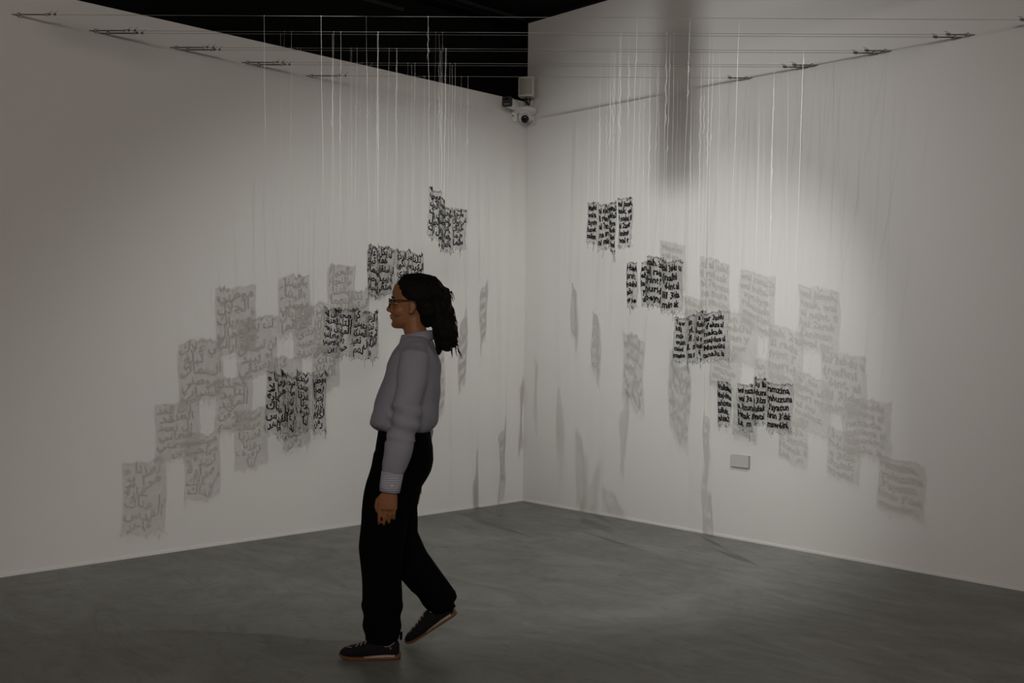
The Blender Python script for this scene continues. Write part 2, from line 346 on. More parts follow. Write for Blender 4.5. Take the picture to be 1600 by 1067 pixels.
# ------------------------------------------------------------------ lettering
FORMS = {}
def _b(ch, start, n): FORMS[ch] = [chr(start+k) for k in range(n)]
for ch, st, n in [('\u0621', 0xFE80, 1), ('\u0622', 0xFE81, 2), ('\u0623', 0xFE83, 2), ('\u0624', 0xFE85, 2), ('\u0625', 0xFE87, 2), ('\u0626', 0xFE89, 4), ('\u0627', 0xFE8D, 2),
                  ('\u0628', 0xFE8F, 4), ('\u0629', 0xFE93, 2), ('\u062A', 0xFE95, 4), ('\u062B', 0xFE99, 4), ('\u062C', 0xFE9D, 4), ('\u062D', 0xFEA1, 4), ('\u062E', 0xFEA5, 4),
                  ('\u062F', 0xFEA9, 2), ('\u0630', 0xFEAB, 2), ('\u0631', 0xFEAD, 2), ('\u0632', 0xFEAF, 2), ('\u0633', 0xFEB1, 4), ('\u0634', 0xFEB5, 4), ('\u0635', 0xFEB9, 4),
                  ('\u0636', 0xFEBD, 4), ('\u0637', 0xFEC1, 4), ('\u0638', 0xFEC5, 4), ('\u0639', 0xFEC9, 4), ('\u063A', 0xFECD, 4), ('\u0641', 0xFED1, 4), ('\u0642', 0xFED5, 4),
                  ('\u0643', 0xFED9, 4), ('\u0644', 0xFEDD, 4), ('\u0645', 0xFEE1, 4), ('\u0646', 0xFEE5, 4), ('\u0647', 0xFEE9, 4), ('\u0648', 0xFEED, 2), ('\u0649', 0xFEEF, 2), ('\u064A', 0xFEF1, 4)]:
    _b(ch, st, n)
def shape(txt):
    """join Arabic letters and put them in visual order"""
    if not any('\u0600' <= q <= '\u06ff' for q in txt): return txt
    out = []
    for w in txt.split(' '):
        w = w.replace('\u0644\u0627', '\ue000'); res = []
        for i, ch in enumerate(w):
            pv = w[i-1] if i else ''; nx = w[i+1] if i+1 < len(w) else ''
            jp = pv in FORMS and len(FORMS[pv]) == 4
            if ch == '\ue000': res.append('\ufefc' if jp else '\ufefb'); continue
            if ch not in FORMS: res.append(ch); continue
            fm = FORMS[ch]; jn = (nx in FORMS and len(FORMS[nx]) > 1 or nx == '\ue000') and len(fm) == 4
            jp = jp and len(fm) > 1
            res.append(fm[3] if jp and jn and len(fm) == 4 else fm[2] if jn else fm[1] if jp else fm[0])
        out.append(''.join(res))
    return ' '.join(out)[::-1]
_tc = {}
def text_mesh(txt):
    if txt in _tc: return _tc[txt]
    cu = bpy.data.curves.new('t', 'FONT'); cu.body = shape(txt); cu.resolution_u = 1; cu.size = 1.0
    ar = cu.body != txt
    cu.offset = 0.034 if not ar else 0.026
    o = bpy.data.objects.new('t', cu); COL.objects.link(o); dg = bpy.context.evaluated_depsgraph_get(); dg.update()
    me = bpy.data.meshes.new_from_object(o.evaluated_get(dg))
    bm = bmesh.new(); bm.from_mesh(me); bmesh.ops.remove_doubles(bm, verts=bm.verts[:], dist=0.004)
    bm.verts.index_update()
    V = [tuple(q.co) for q in bm.verts]; F = [[q.index for q in f.verts] for f in bm.faces]; E = [[q.index for q in e.verts] for e in bm.edges if e.is_boundary]
    bm.free(); bpy.data.objects.remove(o); bpy.data.curves.remove(cu); bpy.data.meshes.remove(me)
    _tc[txt] = (V, F, E, ar); return _tc[txt]

# ------------------------------------------------------------------ hanging embroidered panels
# each panel: near edge and far edge as (u, v, top z, bottom z)
PAN = {
'R1':[((0.685,5.982,2.192,1.925),(0.619,6.156,2.206,1.935)),((0.615,6.292,2.208,1.919),(0.593,6.506,2.215,1.946)),((0.619,6.600,2.217,1.973),(0.560,6.786,2.248,1.964)),((0.564,6.921,2.278,2.013),(0.511,7.119,2.298,2.048))],
'R2':[((0.974,5.977,1.830,1.546),(0.884,6.163,1.838,1.556)),((0.922,6.290,1.862,1.577),(0.828,6.457,1.895,1.610)),((0.892,6.572,1.885,1.612),(0.839,6.762,1.868,1.602)),((0.831,6.969,1.886,1.602),(0.785,7.110,1.892,1.605))],
'R3':[((1.243,5.964,1.551,1.280),(1.129,6.158,1.530,1.262)),((1.166,6.249,1.551,1.267),(1.150,6.466,1.550,1.274)),((1.169,6.545,1.535,1.250),(1.140,6.755,1.526,1.241)),((1.160,6.876,1.511,1.242),(1.110,7.111,1.521,1.236))],
'R4':[((1.607,5.927,1.128,0.864),(1.501,6.122,1.131,0.857)),((1.538,6.237,1.145,0.896),(1.493,6.417,1.145,0.876)),((1.531,6.569,1.092,0.806),(1.468,6.753,1.090,0.816)),((1.466,6.925,1.078,0.815),(1.414,7.114,1.096,0.809))],
'L1':[((-0.489,5.993,2.235,1.973),(-0.431,6.160,2.227,1.965)),((-0.455,6.305,2.223,1.948),(-0.420,6.488,2.209,1.945)),((-0.460,6.646,2.206,1.936),(-0.393,6.814,2.197,1.939)),((-0.407,6.950,2.233,1.971),(-0.327,7.152,2.236,1.991))],
'L2':[((-0.840,5.993,1.909,1.635),(-0.792,6.192,1.883,1.618)),((-0.818,6.289,1.931,1.649),(-0.735,6.490,1.912,1.638)),((-0.740,6.608,1.923,1.652),(-0.657,6.801,1.925,1.640)),((-0.684,7.010,1.920,1.635),(-0.614,7.162,1.931,1.646))],
'L3':[((-1.094,5.999,1.548,1.293),(-1.018,6.185,1.516,1.254)),((-1.079,6.306,1.548,1.284),(-0.990,6.483,1.527,1.256)),((-1.034,6.614,1.544,1.243),(-0.935,6.812,1.531,1.238)),((-0.967,6.924,1.531,1.235),(-0.917,7.146,1.534,1.230))],
'L4':[((-1.404,5.969,1.164,0.827),(-1.316,6.147,1.139,0.782)),((-1.394,6.283,1.153,0.806),(-1.334,6.472,1.101,0.757)),((-1.361,6.581,1.146,0.805),(-1.295,6.787,1.111,0.769)),((-1.332,6.935,1.113,0.753),(-1.271,7.141,1.105,0.725))]}
TXT = {
'R1': [['wal jamalu,', 'naak, wal', 'al najat, fi', 'hal 2arak', "J'animan", 'wal m-'], ['wal sana2u', 'wal baha2u', 'ayniya', 'rubakada', 'maw6ini', 'anu wal'],
       ['ni al jalal', 'fi rubaak', 'al 7ayatu', 'na mura', 'ni mu6ini'], ['Maw6ini', 'wal sana', 'fayatu w', 'hawak', 'saliman']],
'R2': [['kal 3abdu u', "(nafini", "'6int. al", 'lil 3ida', 'min ak'], ['nah. 2as', 'al rada', "frint l'", 'nurid', 'beyni'], ['an. tas', 'ebi3al', 'lan y', 'yow', 'ul'], ['Habwi', 'inf t', 'ba6ini', 'abu', 'w abe']],
'R3': [['nar 3addu', "d'eluna al", 'nakada', 'majdana al', 'Maw6ini', 'tana3u. la'], ["a' nu", 'fuba al', 'bari tu', 'al nu', 'maimz.', '6i f'], ['lan', 'yl. t', 'fi .v', 'li. ml', 'na m'], ['Tasla w', 'kif3al', 'mi2ab', 'wa3ish', 'taleed', 'mawsina']],
'R4': [['ramzina,', 'yahuzuna', "3'ayatun", "hiran 3'dak", 'maw6ini,'], ['3u Ra', 'hduna', 'a 3iza', '3ulak', 'ayatal'], ['wal naza', 'wal 3a', 'a. 3izuna', 'Hunak 8', 'Lak.  m'], ['Walkalamu', 'Majduna', 'yahizuna', 'kulluhu,', 'yahizan2']],
'L1': [['موطني', 'الجلال', 'في رباك', 'والجمال', 'هل اراك'], ['والسناء', 'والبهاء', 'موطني', 'في رباك', 'سالما'], ['والحياة', 'والنجاة', 'والهناء', 'منعما', 'وغانما'], ['والرجاء', 'في هواك', 'هل اراك', 'مكرما', 'سالما']],
'L2': [['في علاك', 'تبلغ', 'السماك', 'موطني', 'الشباب'], ['لن يكل', 'همه', 'ان تستقل', 'او يبيد', 'نستقي'], ['من الردى', 'ولن نكون', 'للعدى', 'كالعبيد', 'لا نريد'], ['ذلنا', 'المؤبدا', 'وعيشنا', 'المنكدا', 'لا نريد']],
'L3': [['زلن المد', 'العنقد', 'بل نعيد', 'معاني', 'موطني', 'بن'], ['مجدنا', 'التليد', 'المؤبد', 'دقن', 'حسم'], ['كران', 'وعيشنا', 'المنكد', 'بل نعيد', 'لهم'], ['من الردى', 'لن نرى', 'المؤبد', 'القلم', 'بن']],
'L4': [['رمزنا و', 'مرا لا', 'غاية', 'يا هناك', 'القدس', 'قاهر'], ['موطني', 'وواجب', 'تشرف', 'وراية', 'في علاك', 'عداك'], ['سجدنا', 'وعهدنا', 'يهزنا', 'عزنا', 'ترفرف', 'لنا'], ['موطني', 'رمزنا', 'يهزنا', 'تزرف', 'الكلام', 'رفن']]}
WHERE = {'1': 'topmost', '2': 'second highest', '3': 'second lowest', '4': 'lowest'}
NEAR = ['nearest', 'second nearest', 'third nearest', 'farthest']

def panel(row, g):
    (nu, nv, nt, nb), (fu, fv, ft, fb) = PAN[row][g]
    left = row[0] == 'L'; rnd = random.Random(row+str(g))
    # e0 = edge seen on the left, e1 = edge seen on the right
    e0, e1 = ((nu, nv, nt, nb), (fu, fv, ft, fb)) if left else ((fu, fv, ft, fb), (nu, nv, nt, nb))
    ou, ov, oz = (nu+fu)/2, (nv+fv)/2, (nt+ft)/2
    dx, dy = e1[0]-e0[0], e1[1]-e0[1]; wid = math.hypot(dx, dy); hgt = ((nt-nb)+(ft-fb))/2
    nx, ny = dy/wid, -dx/wid
    if nx*(-ou)+ny*(-ov) < 0: nx, ny = -nx, -ny
    ph = [rnd.uniform(0, 6.28) for _ in range(6)]
    wv = 1.0 if left else 0.45
    def S(s, t, off=0.0):
        """s 0..1 left to right, t 0..1 bottom to top"""
        tt = t+wv*(0.022*math.sin(7*s+ph[0])+0.014*math.sin(17*s+ph[1]))
        ss = s+0.020*math.sin(6*t+ph[2])*(1 if 0 < s < 1 else 1)
        rip = 0.006*math.sin(9*s+ph[3])+0.005*math.sin(5*t+4*s+ph[4])+off
        zt = e0[2]*(1-ss)+e1[2]*ss; zb = e0[3]*(1-ss)+e1[3]*ss
        return (e0[0]+dx*ss+nx*rip-ou, e0[1]+dy*ss+ny*rip-ov, zb+(zt-zb)*tt-oz)
    root = empty('embroidered_panel', W(ou, ov, oz))
    lang = 'Arabic script' if left else 'Latin lettering'; side = 'left' if left else 'right'
    tag(root, 'sheer hanging panel with black %s, %s in the %s %s-hand cluster' % (lang, NEAR[g], WHERE[row[1]], side), 'textile panel',
        'sheer panels embroidered with %s' % lang)
    # sheer ground with a ragged outline
    NX, NY = 14, 14; V = []; F = []
    rag = [[rnd.uniform(-0.012, 0.012) for _ in range(16)] for _ in range(4)]
    for j in range(NY+1):
        for i in range(NX+1):
            s, t = i/NX, j/NY
            if i == 0: s += rag[0][j]
            if i == NX: s += rag[1][j]
            if j == 0: t += rag[2][i]*1.8-0.01
            if j == NY: t += rag[3][i]
            V.append(S(s, t))
    for j in range(NY):
        for i in range(NX): q = j*(NX+1)+i; F.append((q, q+1, q+NX+2, q+NX+1))
    MB().add(V, F).build('sheer_ground', 'sheer', root, True, fix=False)
    # lines of embroidered text, slightly raised on both sides of the net
    lines = TXT[row][g]; n = len(lines); pitch = 0.94/n
    for k, ln in enumerate(lines):
        tv, tf, te, ar = text_mesh(ln)
        x0 = min(q[0] for q in tv); x1 = max(q[0] for q in tv)
        size = pitch*hgt*(1.06 if not ar else 1.2)
        maxw = 0.95; w = (x1-x0)*size/wid; sx = size/wid
        if w > maxw: sx *= maxw/w
        elif w < 0.72 and len(ln) > 4: sx *= min(1.35, 0.78/w)
        w = (x1-x0)*sx
        st = 0.025+rnd.uniform(0, 0.5)*max(0, 0.95-w)
        base = 0.965-pitch*(k+0.80 if not ar else k+0.74)
        tilt = rnd.uniform(-0.03, 0.03); jp = rnd.uniform(0, 6)
        V = []
        th = 0.0011
        def mp(q, off):
            s = st+(q[0]-x0)*sx; t = base+(q[1]*size/hgt)+tilt*(s-0.5)+0.010*wv*math.sin(9*s+jp)
            return S(s, t, off)
        nn = len(tv); V = [mp(q, th) for q in tv]+[mp(q, -th) for q in tv]
        F = [f for f in tf]+[[i+nn for i in f[::-1]] for f in tf]+[[e[0], e[1], e[1]+nn, e[0]+nn] for e in te]
        MB().add(V, F).build('text_line', 'ink', root, fix=False)
    # running stitches that hold the letters together: a loose net of thread
    mb = MB()
    for i in range(7):
        s0 = (i+0.5)/7+rnd.uniform(-0.04, 0.04); q0 = rnd.uniform(0, 6)
        mb.tube([S(s0+0.018*math.sin(11*t/12+q0)+rnd.uniform(-.006, .006), -0.02+1.04*t/12, 0.0015) for t in range(13)], 0.00035, 3, False)
    for j in range(n):
        t0 = 0.965-pitch*(j+0.9)
        mb.tube([S(i/12, t0+rnd.uniform(-0.012, 0.012), 0.0015) for i in range(13)], 0.0004, 3, False)
    for s0 in (0.0, 1.0):
        mb.tube([S(s0+rnd.uniform(-0.012, 0.012), -0.02+1.04*t/16) for t in range(17)], 0.0007, 3, False)
    tag(mb.build('running_stitch', 'stitch', root, fix=False), kind='stuff')
    # tangled thread along the top and looping fringe at the bottom
    mb = MB()
    pts = []
    for i in range(60):
        s = i/59; pts.append(S(s+0.035*math.sin(i*1.9+ph[5]), 1.0+0.018*math.sin(i*2.3)+rnd.uniform(-0.018, 0.02), rnd.uniform(-.004, .004)))
    mb.tube(pts, 0.0008, 4, False)
    if left or rnd.random() < 0.6:
        for _ in range(3 if left else 2):
            s0 = rnd.uniform(0.05, 0.95); cc = [S(s0+0.05*math.cos(q*0.9+ph[0])+0.01*q*rnd.choice((1, 1.2)), 1.0+0.04*math.sin(q*1.3)+rnd.uniform(-.02, .02), rnd.uniform(-.006, .006)) for q in range(11)]
            mb.tube(cc, 0.0013 if left else 0.001, 4, False)
    tag(mb.build('top_edge_tangle', 'ink', root, fix=False), kind='stuff')
    mb = MB()
    pts = []; s = 0.0
    while s < 1.0:
        dp = rnd.uniform(0.02, 0.09)
        for q in range(6): pts.append(S(s+0.11*q/5, -0.015-dp*math.sin(math.pi*q/5)+rnd.uniform(-.006, .006), rnd.uniform(-.004, .004)))
        s += 0.11
    mb.tube(pts, 0.0007, 4, False)
    for _ in range(5):
        s0 = rnd.uniform(0.02, 0.98); ln = rnd.uniform(0.03, 0.11) if rnd.random() < 0.8 else rnd.uniform(0.15, 0.28); q0 = rnd.uniform(0, 6)
        mb.tube([S(s0+0.02*math.sin(q*0.8+q0), -0.01-ln*q/8, 0) for q in range(9)], rnd.choice((0.0007, 0.0012)), 4, False)
    for _ in range(4):
        s0 = rnd.choice((0.0, 1.0)); t0 = rnd.uniform(0.05, 0.95); sg = -1 if s0 == 0 else 1
        mb.tube([S(s0+sg*0.05*math.sin(q*0.6), t0-0.018*q, rnd.uniform(-.003, .003)) for q in range(7)], 0.0006, 4, False)
    tag(mb.build('loose_fringe', 'ink', root, fix=False), kind='stuff')
    # cotton threads up to the wires
    org = W(ou, ov, oz)
    def to_local(wp):
        dlt = wp-org; return Vector((dlt.x*RH[0]+dlt.y*LH[0], dlt.x*RH[1]+dlt.y*LH[1], dlt.z))
    near_s = 0.0 if left else 1.0
    for s0, wi, extra in ((near_s, 2*g, True), (1-near_s, 2*g+1, True), (0.5+rnd.uniform(-.2, .2), 2*g+1, False)):
        s1 = min(max(s0, 0.03), 0.97); b0 = Vector(S(s1, 1.0))
        top = to_local(wire_at(wi, ou+b0.x, ov+b0.y))
        pts = []; nseg = 26; q0, q1 = rnd.uniform(0, 6), rnd.uniform(0, 6)
        for k in range(nseg+1):
            t = k/nseg; amp = 0.0022*math.sin(math.pi*t)
            pts.append(b0.lerp(top, t)+Vector((amp*math.sin(13*t+q0)+rnd.uniform(-.0006, .0006), amp*math.cos(11*t+q1), 0)))
        mb = MB().tube(pts, 0.0004 if extra else 0.00025, 4, False)
        # knot and trailing ends
        mb.torus((top.x, top.y, top.z), 0.0022, 0.0008, 'y', 8, 4)
        if rnd.random() < (0.75 if extra else 0.3):
            t0 = rnd.uniform(0.62, 1.0); q = b0.lerp(top, t0); ln = rnd.uniform(0.15, 0.42)
            mb.tube([q+Vector((0.005*math.sin(k*1.3+q0)+rnd.uniform(-.003, .003), 0.004*math.cos(k*1.1+q1), -ln*k/14)) for k in range(15)], 0.0004, 3, False)
        for _ in range(rnd.randint(0, 3) if extra else 0):
            t0 = rnd.uniform(0.45, 0.93); q = b0.lerp(top, t0)
            mb.tube([q+Vector((0.009*math.sin(k*1.1)*rnd.uniform(.4, 1), 0.006*math.sin(k*1.7), -0.012*k)) for k in range(5)], 0.00035, 3, False)
        mb.build('hanging_thread', 'thread', root, fix=False)
    return root
for row in PAN:
    for g in range(4): panel(row, g)

# ------------------------------------------------------------------ fixtures in the corner
def security():
    # bullet camera on the left wall
    root = empty('bullet_camera', Vector((0.0, -0.165, 3.258)), 0.0)
    tag(root, 'white bullet security camera with black square face on left wall', 'security camera')
    MB().cyl((0, 0, 0), (0.014, 0, 0), 0.034, None, 24).build('mounting_plate', 'white', root, True)
    MB().tube([(0.012, 0, 0), (0.045, -0.005, 0), (0.06, -0.035, 0.0)], 0.014, 12).build('arm', 'white', root, True)
    d = Vector((0.44, -0.90, -0.03)).normalized(); c0 = Vector((0.050, -0.01, 0.0)); c1 = c0+d*0.215
    sd = Vector((-d.y, d.x, 0)).normalized(); up = d.cross(sd); up = -up if up.z < 0 else up
    def sq(c, h, bev, n=8):
        out = []
        for k in range(4):
            cx, cy = ((1, 1), (-1, 1), (-1, -1), (1, -1))[k]
            for q in range(n):
                an = math.pi/2*(k+q/(n-1)); out.append(c+sd*(cx*(h-bev)+bev*math.cos(an))+up*(cy*(h-bev)+bev*math.sin(an)))
        return out
    MB().loft([sq(c0, 0.026, 0.02), sq(c0.lerp(c1, 0.15), 0.034, 0.018), sq(c0.lerp(c1, 0.9), 0.036, 0.014), sq(c1, 0.036, 0.012)]).build('body', 'white', root, True)
    MB().loft([sq(c1+d*-0.012, 0.0405, 0.014), sq(c1+d*0.010, 0.0405, 0.014), sq(c1+d*0.014, 0.036, 0.012)]).build('face_plate', 'darkp', root)
    MB().cyl(c1+up*0.008+d*0.010, c1+up*0.008+d*0.018, 0.018, None, 20).build('lens', 'glass', root, True)
    cc = c1-up*0.022+d*0.0145
    MB().add([cc+sd*x_+up*y_+d*z_ for z_ in (0, 0.003) for x_, y_ in ((-.022, -.006), (.022, -.006), (.022, .006), (-.022, .006))], [(0, 1, 2, 3), (4, 5, 6, 7), (0, 1, 5, 4), (1, 2, 6, 5), (2, 3, 7, 6), (3, 0, 4, 7)]).build('infrared_window', 'led', root)
    # turret camera in the corner
    root = empty('turret_camera', Vector((0.079, -0.104, 3.192)), HEAD)
    tag(root, 'white turret security camera with round black lens in corner', 'security camera')
    MB().box((0, 0.075, 0.015), (0.16, 0.02, 0.09), 0, 0.006).build('corner_bracket', 'white', root)
    MB().box((-0.085, 0.02, -0.01), (0.045, 0.05, 0.085), 0, 0.008).build('cable_box', 'white', root)
    MB().cyl((-0.098, 0, -0.005), (-0.098, -0.012, -0.008), 0.006, None, 10).build('screw', 'darkp', root)
    MB().tube([(0, 0.0, 0.052), (0, 0.0, 0.044), (0, -0.002, 0.022), (0, -0.006, 0.008)], [0.085, 0.098, 0.094, 0.055], 32).build('base_ring', 'white', root, True)
    MB().ell((0, -0.018, -0.018), (0.054, 0.056, 0.052), 28, 18).build('ball_housing', 'white', root, True)
    MB().tube([(0, -0.048, -0.028), (0, -0.074, -0.042)], [0.040, 0.035], 24).build('lens_ring', 'white', root, True)
    MB().tube([(0, -0.056, -0.038), (0, -0.080, -0.050), (0, -0.088, -0.054)], [0.034, 0.033, 0.024], 24).build('lens', 'glass', root, True)
    # small loudspeaker on its bracket
    root = empty('wall_speaker', Vector((0.105, -0.118, 3.338)), HEAD-0.28)
    tag(root, 'small cream loudspeaker with grey grille above the corner cameras', 'speaker')
    prof = []
    for z, sc in ((0.0, 0.95), (0.006, 1.0), (0.15, 1.0), (0.158, 0.95)):
        ring = [(0.064*sc*q/6, -0.012-0.016*sc*(1-(q/6)**2), z) for q in range(-6, 7)]
        prof.append(ring+[(0.062*sc, 0.05, z), (0.045*sc, 0.068, z), (-0.045*sc, 0.068, z), (-0.062*sc, 0.05, z)])
    MB().loft(prof).build('cabinet', 'cream', root)
    g = [[(0.053*q/6, -0.0155-0.016*(1-(q/6*0.83)**2), z) for q in range(-6, 7)]+[(0.053*q/6, -0.010-0.016*(1-(q/6*0.83)**2), z) for q in range(6, -7, -1)] for z in (0.013, 0.145)]
    MB().loft(g).build('grille', 'grille', root)
    MB().tube([(-0.01, 0.03, 0.002), (-0.012, 0.03, -0.03), (0.0, 0.06, -0.045), (0.0, 0.10, -0.045)], 0.010, 10).build('bracket_arm', 'darkp', root, True)
    MB().tube([(0.028, 0.03, 0.002), (0.02, 0.04, -0.04)], 0.006, 8).build('bracket_strut', 'darkp', root)
    MB().box((0.0, 0.10, -0.04), (0.06, 0.02, 0.05), 0, 0.004).build('wall_plate', 'cream', root)
security()
root = empty('wall_plaque', Vector((2.138, 0, 0.543)), 0)
tag(root, 'blank pale grey caption plaque low on the right wall', 'plaque')
MB().box((0, -0.006, 0), (0.143, 0.012, 0.086)).build('backing_board', 'plaque_edge', root)
MB().box((-0.0015, -0.0132, 0.0015), (0.139, 0.0024, 0.082)).build('face', 'plaque', root)

# ------------------------------------------------------------------ the visitor walking past
# local frame: x = to the visitor's back, y = away from the viewer, z = up
def limb(mb, pts, n=20):
    """pts: (x, y, z, radius in the walking plane, radius sideways)"""
    k = len(pts); rings = []
    for i, q in enumerate(pts):
        t = Vector(pts[min(i+1, k-1)][:3])-Vector(pts[max(i-1, 0)][:3]); t.normalize()
        b_ = Vector((0, 1, 0)) - t*t.y; b_.normalize(); a_ = t.cross(b_)
        rings.append([Vector(q[:3])+a_*(q[3]*math.cos(2*math.pi*j/n))+b_*(q[4]*math.sin(2*math.pi*j/n)) for j in range(n)])
    return mb.loft(rings)
def slices(mb, rows, y0=0.0, n=28, pw=2.0):
    """rows: (z, front x, back x, half width)"""
    rings = []
    for z, f, bk, hw in rows:
        rg = []
        for j in range(n):
            an = 2*math.pi*j/n; ca, sa = math.cos(an), math.sin(an)
            rg.append(((f+bk)/2+(bk-f)/2*math.copysign(abs(ca)**(2/pw), ca), y0+hw*math.copysign(abs(sa)**(2/pw), sa), z))
        rings.append(rg)
    return mb.loft(rings)
def finger(mb, pts, r0, r1):
    k = len(pts); rr = [r0+(r1-r0)*i/(k-1) for i in range(k)]
    mb.tube(pts, rr, 10); mb.ell(pts[-1], (r1, r1, r1), 10, 6); 
    for i in range(1, k-1): mb.ell(pts[i], (rr[i]*1.05,)*3, 10, 6)

def band(name, m, root, cx, cy, rx, ry, z0, z1, th, flare, tilt=0.0, n=36, gap=0.0):
    V = []; F = []
    prof = [(0, z0), (th, z0), (th-flare, z1), (-flare, z1)]
    for j in range(n):
        an = gap+(2*math.pi-2*gap)*j/(n-1)+math.pi
        for o, z in prof: V.append((cx+(rx+o)*math.cos(an), cy+(ry+o)*math.sin(an), z+tilt*math.cos(an)))
    for j in range(n-1):
        for q in range(4): F.append((j*4+q, j*4+(q+1) % 4, (j+1)*4+(q+1) % 4, (j+1)*4+q))
    F += [(0, 1, 2, 3), ((n-1)*4+3, (n-1)*4+2, (n-1)*4+1, (n-1)*4)]
    return MB().add(V, F).build(name, m, root, True)

def hand(mb, wx, y, wz, sgn):
    """relaxed left/right hand hanging from the wrist; palm faces the thigh (sgn = direction of the palm in y)"""
    slices(mb, [(wz+0.03, wx-0.026, wx+0.028, 0.019), (wz, wx-0.029, wx+0.029, 0.018), (wz-0.03, wx-0.040, wx+0.034, 0.017), (wz-0.06, wx-0.046, wx+0.034, 0.016), (wz-0.082, wx-0.045, wx+0.033, 0.013)], y, 18)
    base = wz-0.078
    for dx, ln, cu in ((-0.036, 0.070, 0.8), (-0.0155, 0.079, 0.9), (0.005, 0.073, 1.0), (0.0245, 0.056, 1.1)):
        x_ = wx+dx-0.004; pts = [Vector((x_, y, base+0.008))]; ang = 0.18*cu; q = pts[0].copy()
        for sl, add in ((0.46, 0.35), (0.31, 0.55), (0.23, 0.4)):
            q = q+Vector((-0.10*ln*sl, sgn*math.sin(ang)*ln*sl*1.25, -math.cos(ang)*ln*sl*1.25)); pts.append(q.copy()); ang += add*cu
        finger(mb, pts, 0.0088, 0.0068)
    finger(mb, [Vector((wx-0.030, y+sgn*0.004, wz-0.022)), Vector((wx-0.052, y+sgn*0.010, wz-0.046)), Vector((wx-0.058, y+sgn*0.016, wz-0.072)), Vector((wx-0.053, y+sgn*0.020, wz-0.094))], 0.0115, 0.0075)

def shoe(root, sx, y, phi, z0):
    def mp(x, w, z):                       # x: 0 heel .. 0.258 toe
        d = 0.258-x
        return (sx+d*math.cos(phi)-z*math.sin(phi), y+w, z0+d*math.sin(phi)+z*math.cos(phi))
    sh = empty('shoe', (0, 0, 0), 0); sh.parent = root
    n = 20
    def rings(rows):
        out = []
        for x, hw, zb, zt in rows:
            rg = []
            for j in range(n):
                an = 2*math.pi*j/n; ca, sa = math.cos(an), math.sin(an)
                rg.append(mp(x, hw*math.copysign(abs(ca)**0.75, ca), (zb+zt)/2+(zt-zb)/2*math.copysign(abs(sa)**0.8, sa)))
            out.append(rg)
        return out
    up = [(0.003, 0.020, 0.018, 0.062), (0.012, 0.030, 0.014, 0.080), (0.04, 0.035, 0.012, 0.088), (0.08, 0.036, 0.012, 0.092), (0.115, 0.038, 0.012, 0.086), (0.15, 0.042, 0.011, 0.070),
          (0.19, 0.044, 0.011, 0.056), (0.22, 0.041, 0.012, 0.049), (0.243, 0.030, 0.014, 0.042), (0.256, 0.014, 0.018, 0.032)]
    MB().loft(rings(up)).build('upper', 'shoe', sh, True)
    sole = [(-0.004, 0.018, 0.002, 0.030), (0.008, 0.032, 0.0, 0.022), (0.05, 0.037, 0.0, 0.018), (0.12, 0.039, 0.0, 0.014), (0.19, 0.046, 0.0, 0.014), (0.23, 0.040, 0.001, 0.015), (0.252, 0.024, 0.005, 0.022), (0.262, 0.010, 0.012, 0.026)]
    MB().loft(rings(sole)).build('outsole', 'gum', sh, True)
    md = [(0.018, 0.036, 0.012, 0.024), (0.05, 0.0385, 0.011, 0.026), (0.10, 0.0395, 0.010, 0.021), (0.15, 0.042, 0.010, 0.016)]
    MB().loft(rings(md)).build('midsole', 'mid', sh, True)
    MB().tube([mp(0.018+0.006*k, -0.0365+0.0004*k, 0.080-0.020*math.sin(math.pi*k/12)) for k in range(13)], 0.0014, 6).build('collar_piping', 'mid', sh)
    for k in range(4):
        x = 0.125+0.019*k; zt = 0.086-0.40*(x-0.115)
        MB().tube([mp(x+0.004*math.cos(q), 0.030*math.sin((q/6-0.5)*math.pi)*0.8, zt-0.012*abs(q/6-0.5)**2*4+0.004) for q in range(7)], 0.0028, 6).build('lace', 'lace', sh, True)
    MB().tube([mp(0.205+0.006*k, -0.024+0.006*k, 0.052-0.001*k) for k in range(5)], 0.0015, 5).build('toe_stitching', 'mid', sh)
    MB().tube([mp(0.035, -0.0365, 0.055), mp(0.037, -0.0375, 0.055)], 0.005, 10).build('heel_emblem', 'mid', sh)
    return sh

